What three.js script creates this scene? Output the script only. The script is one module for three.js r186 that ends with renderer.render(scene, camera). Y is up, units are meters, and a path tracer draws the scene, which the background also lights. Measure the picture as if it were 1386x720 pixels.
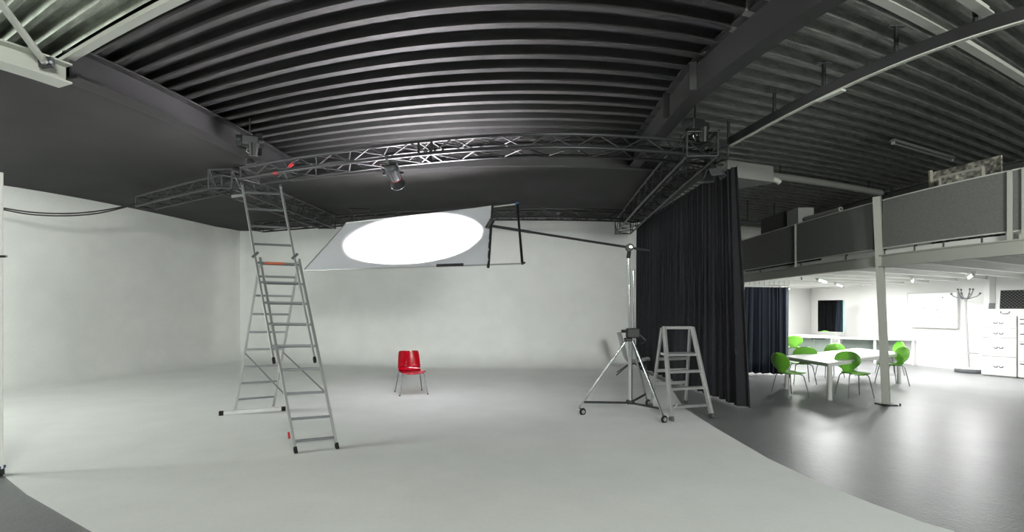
import * as THREE from 'three';
import { RectAreaLightUniformsLib } from 'three/addons/lights/RectAreaLightUniformsLib.js';
import { RoundedBoxGeometry } from 'three/addons/geometries/RoundedBoxGeometry.js';
import { mergeGeometries, toCreasedNormals } from 'three/addons/utils/BufferGeometryUtils.js';

// ------------------------------------------------------------------ camera, lights, exposure
const F = 700, CX = 693, HY = 420, EYE = 1.6;
const scene = new THREE.Scene();
scene.background = new THREE.Color(0x000000);
const camera = new THREE.PerspectiveCamera(2 * Math.atan(360 / F) * 180 / Math.PI, 1386 / 720, 0.05, 100);
camera.position.set(0, EYE, 0);
camera.setViewOffset(1386, 720, 0, 360 - HY, 1386, 720);       // rising lens: verticals stay upright
scene.add(camera);
const renderer = new THREE.WebGLRenderer({ antialias: true });
renderer.toneMapping = THREE.LinearToneMapping;
renderer.toneMappingExposure = 1.07;
renderer.shadowMap.enabled = true;
RectAreaLightUniformsLib.init();

const LIGHT = {
  key: { pos: [-10.1, 3.8, -4.9], aim: [-1.8, 0.4, -10.3], w: 2.0, h: 1.3, power: 35, color: 0xf7fff6 },
  second: { pos: [3.4, 3.9, 6.0], aim: [-5.5, 1.0, -13], w: 2.6, h: 1.2, power: 104, color: 0xfafff6 },
  hallRight: { power: 40, color: 0xf0faff },
  hallBack: { power: 20, color: 0xf4fff4 },
  room: { power: 124, color: 0xffffff },
  spot: { power: 5400, color: 0xfff8f8 },
};

// ------------------------------------------------------------------ helpers
const V = (x, y, z) => new THREE.Vector3(x, y, z);
const at = (px, py, d) => V((px - CX) / F * d, EYE + (HY - py) / F * d, -d);
const atH = (px, py, Y) => at(px, py, (Y - EYE) * F / (HY - py));       // point at a known height
const onFloor = (px, py, Y = 0) => atH(px, py, Y);
const col = (px, d, Y) => V((px - CX) / F * d, Y, -d);                   // point at a known distance and height
const ang = px => (px - 716) / 700;
const across = (px, Zc) => Zc / Math.cos(ang(px));                       // members that cross the hall bow gently
const along = (px, Xr) => Xr / Math.sin(ang(px));                        // members that run down the hall
const plan = (Xr, Zr, Y) => { const t = Math.atan2(Xr, Zr), d = Math.hypot(Xr, Zr); return V((23 + 700 * t) / 700 * d, Y, -d); };
const lerp = (a, b, t) => a + (b - a) * t;
let seed = 7;
const rnd = () => { seed = (seed * 1664525 + 1013904223) >>> 0; return seed / 4294967296; };

const used = {};
function numbered(name) {
  const n = used[name] = (used[name] ?? -1) + 1;
  return n ? `${name}_${String(n).padStart(3, '0')}` : name;
}
function thing(name, label, category, group) {
  const g = new THREE.Group(); g.name = numbered(name); g.userData = { label, category };
  if (group) g.userData.group = group;
  scene.add(g); return g;
}
function part(name, geo, mat, parent) {
  const m = new THREE.Mesh(geo, mat); m.name = name; parent.add(m);
  m.castShadow = m.receiveShadow = true; return m;
}
function solo(name, geo, mat, label, category, group) {
  const m = part(numbered(name), geo, mat, scene); m.userData = { label, category };
  if (group) m.userData.group = group; return m;
}
function struct(name, geo, mat, label) {
  const m = part(name, geo, mat, scene); m.userData = { kind: 'structure', label, category: name.split('_')[0] }; return m;
}
function rebase(g, base) { for (const c of g.children) c.position.sub(base); g.position.copy(base); return g; }
function rebaseMesh(m, base) { m.geometry.translate(-base.x, -base.y, -base.z); m.position.copy(base); return m; }
function place(g, p, turn = 0) { g.position.copy(p); g.rotation.y = turn; return g; }
function copyOf(g, label, group) {
  const c = g.clone(); c.name = numbered(g.name.replace(/_\d+$/, '')); c.userData = { ...g.userData };
  if (label) c.userData.label = label; if (group) c.userData.group = group; scene.add(c); return c;
}
const UCYL = new THREE.CylinderGeometry(1, 1, 1, 10), UCONE = {}, UBOX = new THREE.BoxGeometry(1, 1, 1);
const box = (w, h, d, r = 0.006) => new RoundedBoxGeometry(w, h, d, 1, Math.min(r, w * .3, h * .3, d * .3));
function bx(name, w, h, d, x, y, z, mat, parent, r) { const m = part(name, box(w, h, d, r), mat, parent); m.position.set(x, y, z); return m; }
function bar(name, a, b, r, mat, parent) {                               // round bar from a to b
  const m = part(name, UCYL, mat, parent), d = b.clone().sub(a), L = d.length();
  m.position.copy(a).add(b).multiplyScalar(.5); m.quaternion.setFromUnitVectors(V(0, 1, 0), d.normalize()); m.scale.set(r, L, r); return m;
}
function orient(m, a, b, side) {
  const y = b.clone().sub(a).normalize(), z = new THREE.Vector3().crossVectors(side, y).normalize(), x = new THREE.Vector3().crossVectors(y, z);
  m.quaternion.setFromRotationMatrix(new THREE.Matrix4().makeBasis(x, y, z)); m.position.copy(a).add(b).multiplyScalar(.5);
}
function rail(name, a, b, w, t, side, mat, parent, r = .004) {           // rectangular bar, w along side
  const m = part(name, box(w, a.distanceTo(b), t, r), mat, parent); orient(m, a, b, side); return m;
}
function tube(name, pts, r, mat, parent, n = 24) {
  return part(name, new THREE.TubeGeometry(new THREE.CatmullRomCurve3(pts), n, r, 8), mat, parent);
}
function area(p) { let s = 0; for (let i = 0; i < p.length; i++) { const a = p[i], b = p[(i + 1) % p.length]; s += a[0] * b[1] - b[0] * a[1]; } return s; }
function sweep(path, profile, crease = .5) {                             // closed profile [right, up] along a path
  const prof = area(profile) < 0 ? [...profile].reverse() : profile, n = path.length, m = prof.length;
  const rows = path.map((p, i) => {
    const a = path[Math.max(0, i - 1)], b = path[Math.min(n - 1, i + 1)];
    const t1 = V(p.x - a.x, 0, p.z - a.z), t2 = V(b.x - p.x, 0, b.z - p.z); if (!i) t1.copy(t2); if (i === n - 1) t2.copy(t1);
    t1.normalize(); t2.normalize();
    const t = t1.clone().add(t2).normalize(), k = 1 / Math.max(.5, t.dot(t1)), lat = V(-t.z, 0, t.x).multiplyScalar(k);
    return prof.map(([s, u]) => V(p.x + lat.x * s, p.y + u, p.z + lat.z * s));
  });
  const pos = [], uv = []; let L = 0;
  const peri = [0]; for (let j = 0; j < m; j++) peri.push(peri[j] + Math.hypot(prof[(j + 1) % m][0] - prof[j][0], prof[(j + 1) % m][1] - prof[j][1]));
  for (let i = 0; i < n - 1; i++) {
    const L2 = L + path[i].distanceTo(path[i + 1]);
    for (let j = 0; j < m; j++) {
      const k = (j + 1) % m, q = [rows[i][j], rows[i + 1][j], rows[i + 1][k], rows[i][k]], w = [[L, peri[j]], [L2, peri[j]], [L2, peri[j + 1]], [L, peri[j + 1]]];
      for (const c of [0, 1, 2, 0, 2, 3]) { pos.push(q[c].x, q[c].y, q[c].z); uv.push(...w[c]); }
    }
    L = L2;
  }
  const tri = THREE.ShapeUtils.triangulateShape(prof.map(p => new THREE.Vector2(...p)), []);
  for (const t of tri) for (const [row, o] of [[rows[0], [0, 1, 2]], [rows[n - 1], [2, 1, 0]]]) for (const c of o) { const p = row[t[c]]; pos.push(p.x, p.y, p.z); uv.push(...prof[t[c]]); }
  const g = new THREE.BufferGeometry();
  g.setAttribute('position', new THREE.Float32BufferAttribute(pos, 3)); g.setAttribute('uv', new THREE.Float32BufferAttribute(uv, 2));
  g.computeVertexNormals(); return toCreasedNormals(g, crease);
}
const rect = (w, h, y0 = 0, x0 = 0) => [[x0 - w / 2, y0], [x0 + w / 2, y0], [x0 + w / 2, y0 + h], [x0 - w / 2, y0 + h]];
function smooth(pts, n = 24) { return new THREE.CatmullRomCurve3(pts, false, 'centripetal').getSpacedPoints(n); }
function sheet(P, thick) {                                               // a grid of points given thickness
  const nu = P.length, nv = P[0].length, g0 = new THREE.BufferGeometry(), pos = [], idx = [];
  for (const r of P) for (const p of r) pos.push(p.x, p.y, p.z);
  const id = (i, j) => i * nv + j;
  for (let i = 0; i < nu - 1; i++) for (let j = 0; j < nv - 1; j++) idx.push(id(i, j), id(i + 1, j), id(i + 1, j + 1), id(i, j), id(i + 1, j + 1), id(i, j + 1));
  g0.setAttribute('position', new THREE.Float32BufferAttribute(pos, 3)); g0.setIndex(idx); g0.computeVertexNormals();
  const N = g0.attributes.normal, n = nu * nv, out = [], uv = [];
  for (const s of [1, -1]) for (let i = 0; i < n; i++) { out.push(pos[3 * i] + s * N.getX(i) * thick / 2, pos[3 * i + 1] + s * N.getY(i) * thick / 2, pos[3 * i + 2] + s * N.getZ(i) * thick / 2); uv.push(Math.floor(i / nv) / (nu - 1), (i % nv) / (nv - 1)); }
  const I = [...idx]; for (let k = 0; k < idx.length; k += 3) I.push(idx[k] + n, idx[k + 2] + n, idx[k + 1] + n);
  const rim = []; for (let i = 0; i < nu; i++) rim.push(id(i, 0)); for (let j = 1; j < nv; j++) rim.push(id(nu - 1, j)); for (let i = nu - 2; i >= 0; i--) rim.push(id(i, nv - 1)); for (let j = nv - 2; j > 0; j--) rim.push(id(0, j));
  for (let k = 0; k < rim.length; k++) { const a = rim[k], b = rim[(k + 1) % rim.length]; I.push(a, a + n, b + n, a, b + n, b); }
  const g = new THREE.BufferGeometry(); g.setAttribute('position', new THREE.Float32BufferAttribute(out, 3)); g.setAttribute('uv', new THREE.Float32BufferAttribute(uv, 2)); g.setIndex(I);
  return toCreasedNormals(g, .9);
}
function prism(pts, y0, y1) {                                            // plan polygon [Vector3], extruded between heights
  const sh = new THREE.Shape(pts.map(p => new THREE.Vector2(p.x, -p.z)));
  const g = new THREE.ExtrudeGeometry(sh, { depth: y1 - y0, bevelEnabled: false }); g.rotateX(-Math.PI / 2); g.translate(0, y0, 0); return g;
}
function slab(x0, x1, z0, z1, nx, nz, y0, y1) {                          // plan-mapped slab of the hall
  const top = [], pos = [], idx = [], uv = [], n = (nx + 1) * (nz + 1);
  for (const Y of [y0, y1]) for (let i = 0; i <= nx; i++) for (let j = 0; j <= nz; j++) { const X = lerp(x0, x1, i / nx), Z = lerp(z0, z1, j / nz), p = plan(X, Z, Y); pos.push(p.x, p.y, p.z); uv.push(X, Z); }
  const id = (i, j) => i * (nz + 1) + j;
  for (let i = 0; i < nx; i++) for (let j = 0; j < nz; j++) { const a = id(i, j), b = id(i + 1, j), c = id(i + 1, j + 1), d = id(i, j + 1); idx.push(a, c, b, a, d, c, a + n, b + n, c + n, a + n, c + n, d + n); }
  const rim = []; for (let i = 0; i < nx; i++) rim.push(id(i, 0)); for (let j = 0; j < nz; j++) rim.push(id(nx, j)); for (let i = nx; i > 0; i--) rim.push(id(i, nz)); for (let j = nz; j > 0; j--) rim.push(id(0, j));
  for (let k = 0; k < rim.length; k++) { const a = rim[k], b = rim[(k + 1) % rim.length]; idx.push(a, b, b + n, a, b + n, a + n); }
  const g = new THREE.BufferGeometry(); g.setAttribute('position', new THREE.Float32BufferAttribute(pos, 3)); g.setAttribute('uv', new THREE.Float32BufferAttribute(uv, 2)); g.setIndex(idx);
  return toCreasedNormals(g, .5);
}

// ------------------------------------------------------------------ procedural textures
function lattice(n, s) { let q = s >>> 0; const a = new Float32Array(n * n); for (let i = 0; i < n * n; i++) { q = (q * 1664525 + 1013904223) >>> 0; a[i] = q / 4294967296; } return a; }
function noiseLayer(n, s) {
  const a = lattice(n, s);
  return (u, v) => { const x = u * n, y = v * n, i = Math.floor(x), j = Math.floor(y), f = x - i, g = y - j, sf = f * f * (3 - 2 * f), sg = g * g * (3 - 2 * g), k = (p, q) => a[((q % n + n) % n) * n + (p % n + n) % n];
    return lerp(lerp(k(i, j), k(i + 1, j), sf), lerp(k(i, j + 1), k(i + 1, j + 1), sf), sg); };
}
function tex(size, fn, repeat, srgb = true) {
  const d = new Uint8Array(size * size * 4);
  for (let j = 0; j < size; j++) for (let i = 0; i < size; i++) { const c = fn(i / size, j / size), o = (j * size + i) * 4; for (let k = 0; k < 3; k++) d[o + k] = Math.max(0, Math.min(255, (Array.isArray(c) ? c[k] : c) * 255)); d[o + 3] = 255; }
  const t = new THREE.DataTexture(d, size, size); t.wrapS = t.wrapT = THREE.RepeatWrapping; t.magFilter = THREE.LinearFilter; t.minFilter = THREE.LinearMipmapLinearFilter; t.generateMipmaps = true;
  if (srgb) t.colorSpace = THREE.SRGBColorSpace; t.repeat.set(repeat, repeat); t.needsUpdate = true; return t;
}
const n4 = noiseLayer(4, 11), n9 = noiseLayer(9, 12), n24 = noiseLayer(24, 13), n64 = noiseLayer(64, 14), n200 = noiseLayer(200, 15), n400 = noiseLayer(400, 16);
const whiteTex = tex(1024, (u, v) => { let k = .93 + .02 * (n9(u, v) - .5) + .014 * (n24(u, v) - .5) + .012 * (n200(u, v) - .5); const s = n64(u * .5, v * 3 % 1); if (s > .93) k -= .03 * (s - .93) / .07 * n24(v, u); return [k, k * 1.002, k * .994]; }, 1 / 5);
const greyTex = tex(1024, (u, v) => { let k = .51 + .03 * (n9(u, v) - .5) + .02 * (n64(u, v) - .5) + .03 * (n400(u, v) - .5); if (n200(v, u) > .965) k -= .1; return [k, k * 1.005, k * 1.012]; }, 1 / 4);
const greyBump = tex(1024, (u, v) => .5 + .6 * (n200(u, v) - .5) + .3 * (n64(u, v) - .5) + .2 * (n400(u, v) - .5), 1 / 3, false);
const soffitTex = tex(512, (u, v) => { const k = .15 + .035 * (n4(u, v) - .5) + .045 * (n9(v, u) - .5) + .03 * (n24(u, v * .5) - .5) + .02 * (n200(u, v) - .5); return [k, k, k]; }, 1 / 6);
const zincTex = tex(1024, (u, v) => { const k = .57 + .08 * (n200(u, v) - .5) + .12 * (n64(u * .25, v) - .5) + .08 * (n400(u, v) - .5) + .06 * (n9(u, v) - .5); return [k, k * 1.012, k * .985]; }, 1 / 2);
const zincLitTex = tex(512, (u, v) => { const k = .7 + .1 * (n200(u, v) - .5) + .16 * (n64(u * .25, v) - .5) + .08 * (n9(u, v) - .5); return [k * .97, k, k * .94]; }, 1 / 2);  // same zinc made lighter: light falling on one sheet is in the colour
const feltTex = tex(512, (u, v) => { const k = .49 + .05 * (n200(u, v) - .5) + .04 * (n64(u, v) - .5); return [k, k, k * .985]; }, 1);
const paintTex = tex(512, (u, v) => { const a = n9(u, v), b = n24(u, v), c = n64(u, v); const k = .45 + .55 * Math.abs(a - .5) + .4 * (b - .5) + .25 * (c - .5); return [k * 1.02, k, k * .94]; }, 1);
const foamTex = tex(128, (u, v) => { const k = .1 + .24 * (Math.sin(u * Math.PI * 16) * Math.sin(v * Math.PI * 12) > .2 ? 1 : 0); return [k, k, k]; }, 1);
const roofTex = tex(512, (u, v) => { const k = .13 + .03 * (n64(u * .25, v) - .5) + .03 * (n9(u, v) - .5) + .02 * (n200(u, v) - .5); return [k, k, k]; }, 1 / 2);
const ladderTex = tex(256, (u, v) => { const k = .78 + .05 * (n200(u, v * .1) - .5) + .06 * (n24(u, v) - .5); return [k, k, k]; }, 1);

// ------------------------------------------------------------------ materials
const std = (color, roughness, metalness = 0, more = {}) => new THREE.MeshStandardMaterial({ color, roughness, metalness, ...more });
const phys = (o) => new THREE.MeshPhysicalMaterial(o);
const M = {
  cyc: std(0xffffff, .75, 0, { map: whiteTex }),
  grey: std(0xffffff, .37, 0, { map: greyTex, bumpMap: greyBump, bumpScale: .0016 }),
  soffit: std(0xffffff, .8, 0, { map: soffitTex }),
  roofBlack: std(0xffffff, .68, 0, { map: roofTex }),
  zinc: std(0xffffff, .5, .55, { map: zincTex }),
  zincLit: std(0xffffff, .5, .35, { map: zincLitTex }),
  hallWall: std(0xbfc0bc, .9),
  ductGrey: std(0x9a9b98, .7),
  white: std(0xf2f2ef, .7),
  whiteGloss: std(0xdededc, .35),
  paleSteel: std(0xd6d8d0, .6),
  beamPaint: std(0xb9bab2, .6),
  blackSteel: std(0x232324, .55),
  trussBlack: std(0x38383b, .36, .35),
  black: std(0x121213, .5),
  rubber: std(0x151516, .8),
  alu: std(0xffffff, .38, .75, { map: ladderTex }),
  aluDark: std(0x8e9093, .42, .8),
  rung: std(0x6f7174, .42, .7),  // darker than the stiles: shade of the undersides put into the colour
  chrome: std(0xd6d8da, .16, 1),
  darkMetal: std(0x3b3c3f, .4, .5),
  castGrey: std(0x5b5d60, .5, .3),
  red: std(0xb0141c, .5),
  redShell: phys({ color: 0x930313, roughness: .12, transmission: .28, thickness: 0, clearcoat: .6, clearcoatRoughness: .05, side: THREE.DoubleSide }),
  green: std(0x80cc44, .38),
  greyShell: phys({ color: 0xa9abad, roughness: .3, transmission: .25, thickness: 0 }),
  drape: std(0x232327, .95),
  drapeBlue: std(0x3b4250, .9),
  cloth: phys({ color: 0xf4f6fa, roughness: 1, transmission: .8, thickness: 0, side: THREE.DoubleSide }),
  felt: std(0xffffff, .95, 0, { map: feltTex }),
  modesty: std(0x8d9890, .6),
  mirror: std(0xf4faf8, .02, 1),
  glassEdge: std(0x8fcfc4, .2),
  board: std(0xf6f6f6, .3),
  foam: std(0xffffff, .95, 0, { map: foamTex }),
  painting: std(0xffffff, .7, 0, { map: paintTex }),
  orange: std(0xb4593a, .6),
  blue: std(0x24406e, .5),
  glow: std(0xffffff, .5, 0, { emissive: 0xffffff, emissiveIntensity: 3 }),
  tubeOff: std(0x8e8f8d, .4),
};

// ------------------------------------------------------------------ the hall: floors
{
  const g = new THREE.BoxGeometry(27, .1, 30); g.translate(.5, -.05, -6);
  const u = g.attributes.uv, p = g.attributes.position; for (let i = 0; i < u.count; i++) u.setXY(i, p.getX(i), p.getZ(i));
  struct('floor', g, M.grey, 'grey painted concrete floor of the hall');
  const right = [[1289, 720], [1250, 709], [1180, 683], [1110, 655], [1040, 622], [970, 581], [926, 553]].map(a => onFloor(...a));
  for (const px of [905, 885, 870, 856]) right.push(col(px, along(px, 2.96), 0));
  const left = [[5, 644], [36, 669], [83, 696], [123, 719]].map(a => onFloor(...a));
  const pts = [...right, col(856, 15.0, 0), col(720, 15, 0)];
  for (const px of [640, 560, 480, 400, 340]) pts.push(col(px, across(px, 14.8), 0));
  for (const px of [327, 250, 160, 70, 0, -60]) pts.push(col(px, along(px, -9.5), 0));
  pts.push(V(-11.5, 0, -6.2), V(-7.2, 0, -6.0), ...left, V(-1.3, 0, -2.75), V(.6, 0, -2.1), V(2.3, 0, -2.3), V(3.1, 0, -3.0));
  const f = prism(pts, -.03, .012); struct('floor_001', f, M.cyc, 'white painted studio floor running up into the curved back wall');
}
// ------------------------------------------------------------------ the hall: walls
{
  const H = 4.2, R = .55, cove = [[0, H], [-.14, H], [-.14, -.02], [R, -.02], [R, .013]];
  for (let k = 1; k <= 12; k++) { const a = k / 12 * Math.PI / 2; cove.push([R - R * Math.sin(a), .013 + R - R * Math.cos(a)]); }
  const path = [V(-11.45, 0, -6.5), V(-11.3, 0, -9)];
  for (let px = -40; px <= 280; px += 32) path.push(col(px, along(px, -9.15), 0));
  path.push(...smooth([col(292, along(292, -9.15), 0), col(312, 16.55, 0), col(326, 16.95, 0), col(342, 16.88, 0), col(366, across(366, 14.5), 0)], 12));
  for (let px = 390; px <= 875; px += 30) path.push(col(px, across(px, 14.5), 0));
  struct('wall_back', sweep(path, cove, .4), M.cyc, 'white infinity cove wall wrapping the left and back of the studio');
}
const wallProfile = (h, t = .15) => [[0, -.02], [0, h], [-t, h], [-t, -.02]];
{
  const endZ = 17.0, RX = 10.3;
  struct('wall_inner', sweep([col(876, across(876, 14.6), 0), col(876, along(876, 3.9), 0), plan(3.9, endZ, 0)], wallProfile(4.75)), M.hallWall, 'plain wall hidden behind the black curtain');
  const e = []; for (let i = 0; i <= 12; i++) e.push(plan(lerp(3.9, RX, i / 12), endZ, 0));
  struct('wall_end', sweep(e, wallProfile(4.75)), M.white, 'white end wall under the mezzanine');
  const r = []; for (let i = 0; i <= 16; i++) r.push(plan(RX, lerp(endZ, 5.2, i / 16), 0));
  r.push(V(12.9, 0, -8), V(12.9, 0, 8)); struct('wall_right', sweep(r, wallProfile(4.75)), M.white, 'white long wall of the lounge under the mezzanine');
  struct('wall_front', sweep([V(12.9, 0, 8), V(-11.6, 0, 8)], wallProfile(4.75)), M.hallWall, 'plain wall of the hall behind the camera');
  struct('wall_left', sweep([V(-11.6, 0, 8), V(-11.45, 0, -6.5)], wallProfile(4.75)), M.hallWall, 'plain side wall of the hall');
}
// ------------------------------------------------------------------ the hall: roof deck and soffit
const ROOF = 4.6;
function roofSheet(z0, z1, xa, xb, N = 26) {
  const pitch = .334, prof = [], k0 = Math.floor((z0 - 5.06) / pitch);
  for (let k = k0; ; k++) { const b = 5.06 + k * pitch; if (b > z1) break; for (const [o, h] of [[0, 0], [.1, 0], [.14, .09], [.294, .09]]) if (b + o >= z0 && b + o <= z1) prof.push([b + o, h]); }
  const row = ([z, h]) => { const a = Math.max(-1.22, Math.atan(xa / z)), b = Math.min(1.22, Math.atan(xb / z)); const r = []; for (let i = 0; i <= N; i++) { const t = lerp(a, b, i / N), d = z / Math.cos(t); r.push(V((23 + 700 * t) / 700 * d, ROOF + h, -d)); } return r; };
  const pos = [], uv = [];
  for (let j = 0; j < prof.length - 1; j++) { const A = row(prof[j]), B = row(prof[j + 1]); for (let i = 0; i < N; i++) { for (const [p, w] of [[A[i], j], [A[i + 1], j], [B[i + 1], j + 1], [A[i], j], [B[i + 1], j + 1], [B[i], j + 1]]) { pos.push(p.x, p.y, p.z); uv.push(p.x, w * .1); } } }
  const g = new THREE.BufferGeometry(); g.setAttribute('position', new THREE.Float32BufferAttribute(pos, 3)); g.setAttribute('uv', new THREE.Float32BufferAttribute(uv, 2));
  g.computeVertexNormals(); return toCreasedNormals(g, .5);
}
{
  const g = new THREE.BoxGeometry(26, .1, 28); g.translate(.6, 4.76, -5.5);
  const c = struct('ceiling', g, M.roofBlack, 'flat outer roof of the hall above corrugated sheets');
  part('corrugated_sheet', roofSheet(3.78, 9.28, -4.8, 2.1), M.roofBlack, c).userData.label = 'black painted corrugated roof sheet over the studio';
  part('corrugated_sheet', roofSheet(1.4, 3.78, -6.4, 2.1), M.zincLit, c).userData.label = 'bare zinc corrugated roof sheet';  // lit copy of the zinc on the near sheet
  part('corrugated_sheet', roofSheet(1.4, 16.9, 2.1, 10.2, 30), M.zinc, c).userData.label = 'bare zinc corrugated roof sheet above the mezzanine';
  const s = struct('ceiling_001', slab(-9.55, 3.35, 9.25, 14.75, 24, 8, 4.2, 4.27), M.soffit, 'flat black soffit over the back of the studio');
  part('soffit_board', slab(-9.55, -4.6, 1.6, 9.25, 10, 16, 4.2, 4.27), M.soffit, s);
  const p = []; for (let X = -4.6; X <= 3.35; X += .53) p.push(plan(X, 9.25, 4.18));
  struct('trim_1', sweep(p, rect(.12, .44)), M.blackSteel, 'black edge beam closing the soffit');
}
{
  const v = thing('ceiling_vent', 'small black vent plate set in the soffit above the cloth', 'vent'), p = atH(487, 285.5, 4.18);
  bx('plate', .5, .02, .5, 0, .005, 0, M.black, v, .004); for (let k = -2; k <= 2; k++) bx('slat', .44, .012, .05, 0, -.008, k * .09, M.blackSteel, v, .003); place(v, p, .2);
}
// ------------------------------------------------------------------ steel beams under the roof
const IBEAM = (w, h, f = .018, t = .014) => [[-w / 2, 0], [w / 2, 0], [w / 2, f], [t / 2, f], [t / 2, h - f], [w / 2, h - f], [w / 2, h], [-w / 2, h], [-w / 2, h - f], [-t / 2, h - f], [-t / 2, f], [-w / 2, f]];
{
  const b = thing('roof_beam', 'black steel I-beam with a pale unpainted end beside the soffit', 'beam');
  const p = []; for (let i = 0; i <= 20; i++) p.push(plan(-4.45, lerp(3.62, 9.2, i / 20), 4.16));
  part('painted_length', sweep(p, IBEAM(.26, .34)), M.blackSteel, b);
  const q = []; for (let i = 0; i <= 6; i++) q.push(plan(-4.5, lerp(1.4, 3.6, i / 6), 4.1));
  part('pale_length', sweep(q, IBEAM(.26, .22)), M.paleSteel, b).userData.label = 'pale grey unpainted length of the beam';
  for (const z of [7.6]) { const a = plan(-4.38, z, 4.22); rail('stiffener', a, a.clone().setY(4.6), .12, .012, V(1, 0, 0), M.blackSteel, b); }
  rebase(b, plan(-4.45, 6, 4.2));
  const c = thing('roof_beam', 'black steel I-beam between black roof and bare zinc roof', 'beam');
  const r = []; for (let i = 0; i <= 22; i++) { const z = lerp(2.6, 9.2, i / 22); r.push(plan(z < 6.2 ? lerp(2.66, 1.98, Math.pow((z - 2.6) / 3.6, .8)) : lerp(1.98, 1.9, (z - 6.2) / 3), z, 4.2)); }
  part('girder', sweep(r, IBEAM(.2, .42)), M.blackSteel, c);
  for (const [px, py] of [[938, 122], [902, 160]]) { const a = atH(px, py, 4.24); rail('stiffener', a, a.clone().setY(4.58), .09, .014, V(1, 0, 0), M.blackSteel, c); }
  rebase(c, plan(2.1, 6, 4.2));
  const cross = (Zc, px0, px1, Y, label) => {
    const t = thing('cross_beam', label, 'beam'); const s = []; for (let i = 0; i <= 40; i++) { const px = lerp(px0, px1, i / 40); s.push(col(px, across(px, Zc), Y)); }
    part('flange', sweep(s, rect(.085, .016)), M.paleSteel, t); part('web', sweep(s, rect(.016, .07, .016)), M.paleSteel, t);
    return rebase(t, s[20].clone());
  };
  cross(3.62, 74, 1450, 4.38, 'long pale grey cross beam ending at the bracket on the black I-beam');
  cross(3.08, 1200, 1338, 4.38, 'short pale grey cross beam crossing the bare zinc roof');
  const br = thing('diagonal_brace', 'thin pale steel brace bolted to the beam bracket', 'brace');
  const a = at(62, 86, 5.5), e = at(-4, -2, 4.6); rail('strut', a, e, .05, .05, V(1, 0, 0), M.paleSteel, br);
  rail('bracket', at(54, 86, 5.5), at(72, 84, 5.5), .1, .05, V(0, 1, 0), M.castGrey, br);
  for (const x of [57, 63, 69]) bar('bolt', at(x, 84, 5.47), at(x, 84, 5.43), .015, M.aluDark, br);
  rebase(br, a);
  // suspended lighting rail
  const h = thing('hanging_rail', 'black curved hanging rail with a pale lower strip under zinc roof', 'rail');
  const hp = smooth([[990, 197], [1020, 181], [1050, 165], [1107, 136], [1200, 94], [1290, 60], [1386, 30], [1450, 14]].map(([x, y]) => atH(x, y, 4.12)), 40);
  part('channel', sweep(hp, rect(.1, .11, .012)), M.blackSteel, h);
  part('strip', sweep(hp, rect(.05, .012)), M.paleSteel, h).userData.label = 'pale strip along the underside';  // pale lower edge, with its light reflection put into the colour
  part('splice_plate', sweep(smooth([[1107, 138], [1142, 123]].map(([x, y]) => atH(x, y, 4.1)), 4), rect(.07, .02)), M.paleSteel, h);
  for (const [x, y] of [[1048, 160], [1115, 126], [1213, 82], [986, 194], [1320, 45]]) { const q2 = atH(x, y, 4.24), top = q2.clone().setY(4.62); const k = bar('hanger', q2, top, .022, M.blackSteel, h); rail('hanger_plate', top.clone().add(V(-.09, -.02, 0)), top.clone().add(V(.09, -.02, 0)), .05, .012, V(0, 0, 1), M.castGrey, h); }
  rebase(h, hp[20].clone());
  // far beam and pipes above the mezzanine
  const fb = []; for (let i = 0; i <= 16; i++) fb.push(plan(8.35, lerp(14.6, 4.6, i / 16), 4.34));
  const fbm = thing('eaves_beam', 'grey eaves beam running behind the mezzanine guard panels', 'beam'); part('girder', sweep(fb, IBEAM(.16, .22)), std(0x5c5d5c, .7), fbm);
  for (const x of [1196, 1206]) { const p0 = col(x, along(x, 8.2), 4.2); bar('tie_rod', p0, p0.clone().setY(4.62), .02, M.blackSteel, fbm); }
  rebase(fbm, fb[8].clone());
  const pp = []; for (let px = 1040; px <= 1192; px += 8) pp.push(col(px, across(px, 9.6), 4.4));
  const hung = (nm, path, r, mat, n, label) => { const t = thing(nm, label, 'pipe'); part('tube', sweep(path, Array.from({ length: n }, (_, k) => [r * Math.cos(k / n * 2 * Math.PI), r * Math.sin(k / n * 2 * Math.PI)]), 1), mat, t); for (const q of [path[2], path[path.length - 3]]) bar('hanger', q.clone(), q.clone().setY(4.69), .012, M.blackSteel, t); return rebase(t, path[4].clone()); };
  hung('pipe', pp, .075, M.ductGrey, 12, 'pale grey round pipe running from white duct box toward column');
  const p2 = []; for (let px = 1000; px <= 1062; px += 6) p2.push(col(px, across(px, 13.0), 4.02));
  hung('pipe', p2, .05, M.castGrey, 10, 'thin grey pipe deep above the far end of mezzanine');
  const db = thing('duct_box', 'white box duct under the roof beside the top of black curtain', 'duct');
  const c0 = atH(985, 238.5, 3.95), c1 = atH(1047, 246.5, 3.95), c2 = atH(1047, 249, 3.95).clone(), back = 1.3;
  const poly = [c0, c1, V(c1.x + .02, 0, c1.z - .12), V(c0.x + .25, 0, c0.z - back)];
  part('casing', prism(poly, 3.95, 4.24), M.ductGrey, db);
  tube('spigot', [V(c1.x, 4.02, c1.z - .05), V(c1.x + .1, 4.0, c1.z - .08), V(c1.x + .16, 3.97, c1.z - .1)], .05, M.paleSteel, db);
  rebase(db, c0.clone().setY(3.95));
}

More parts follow.
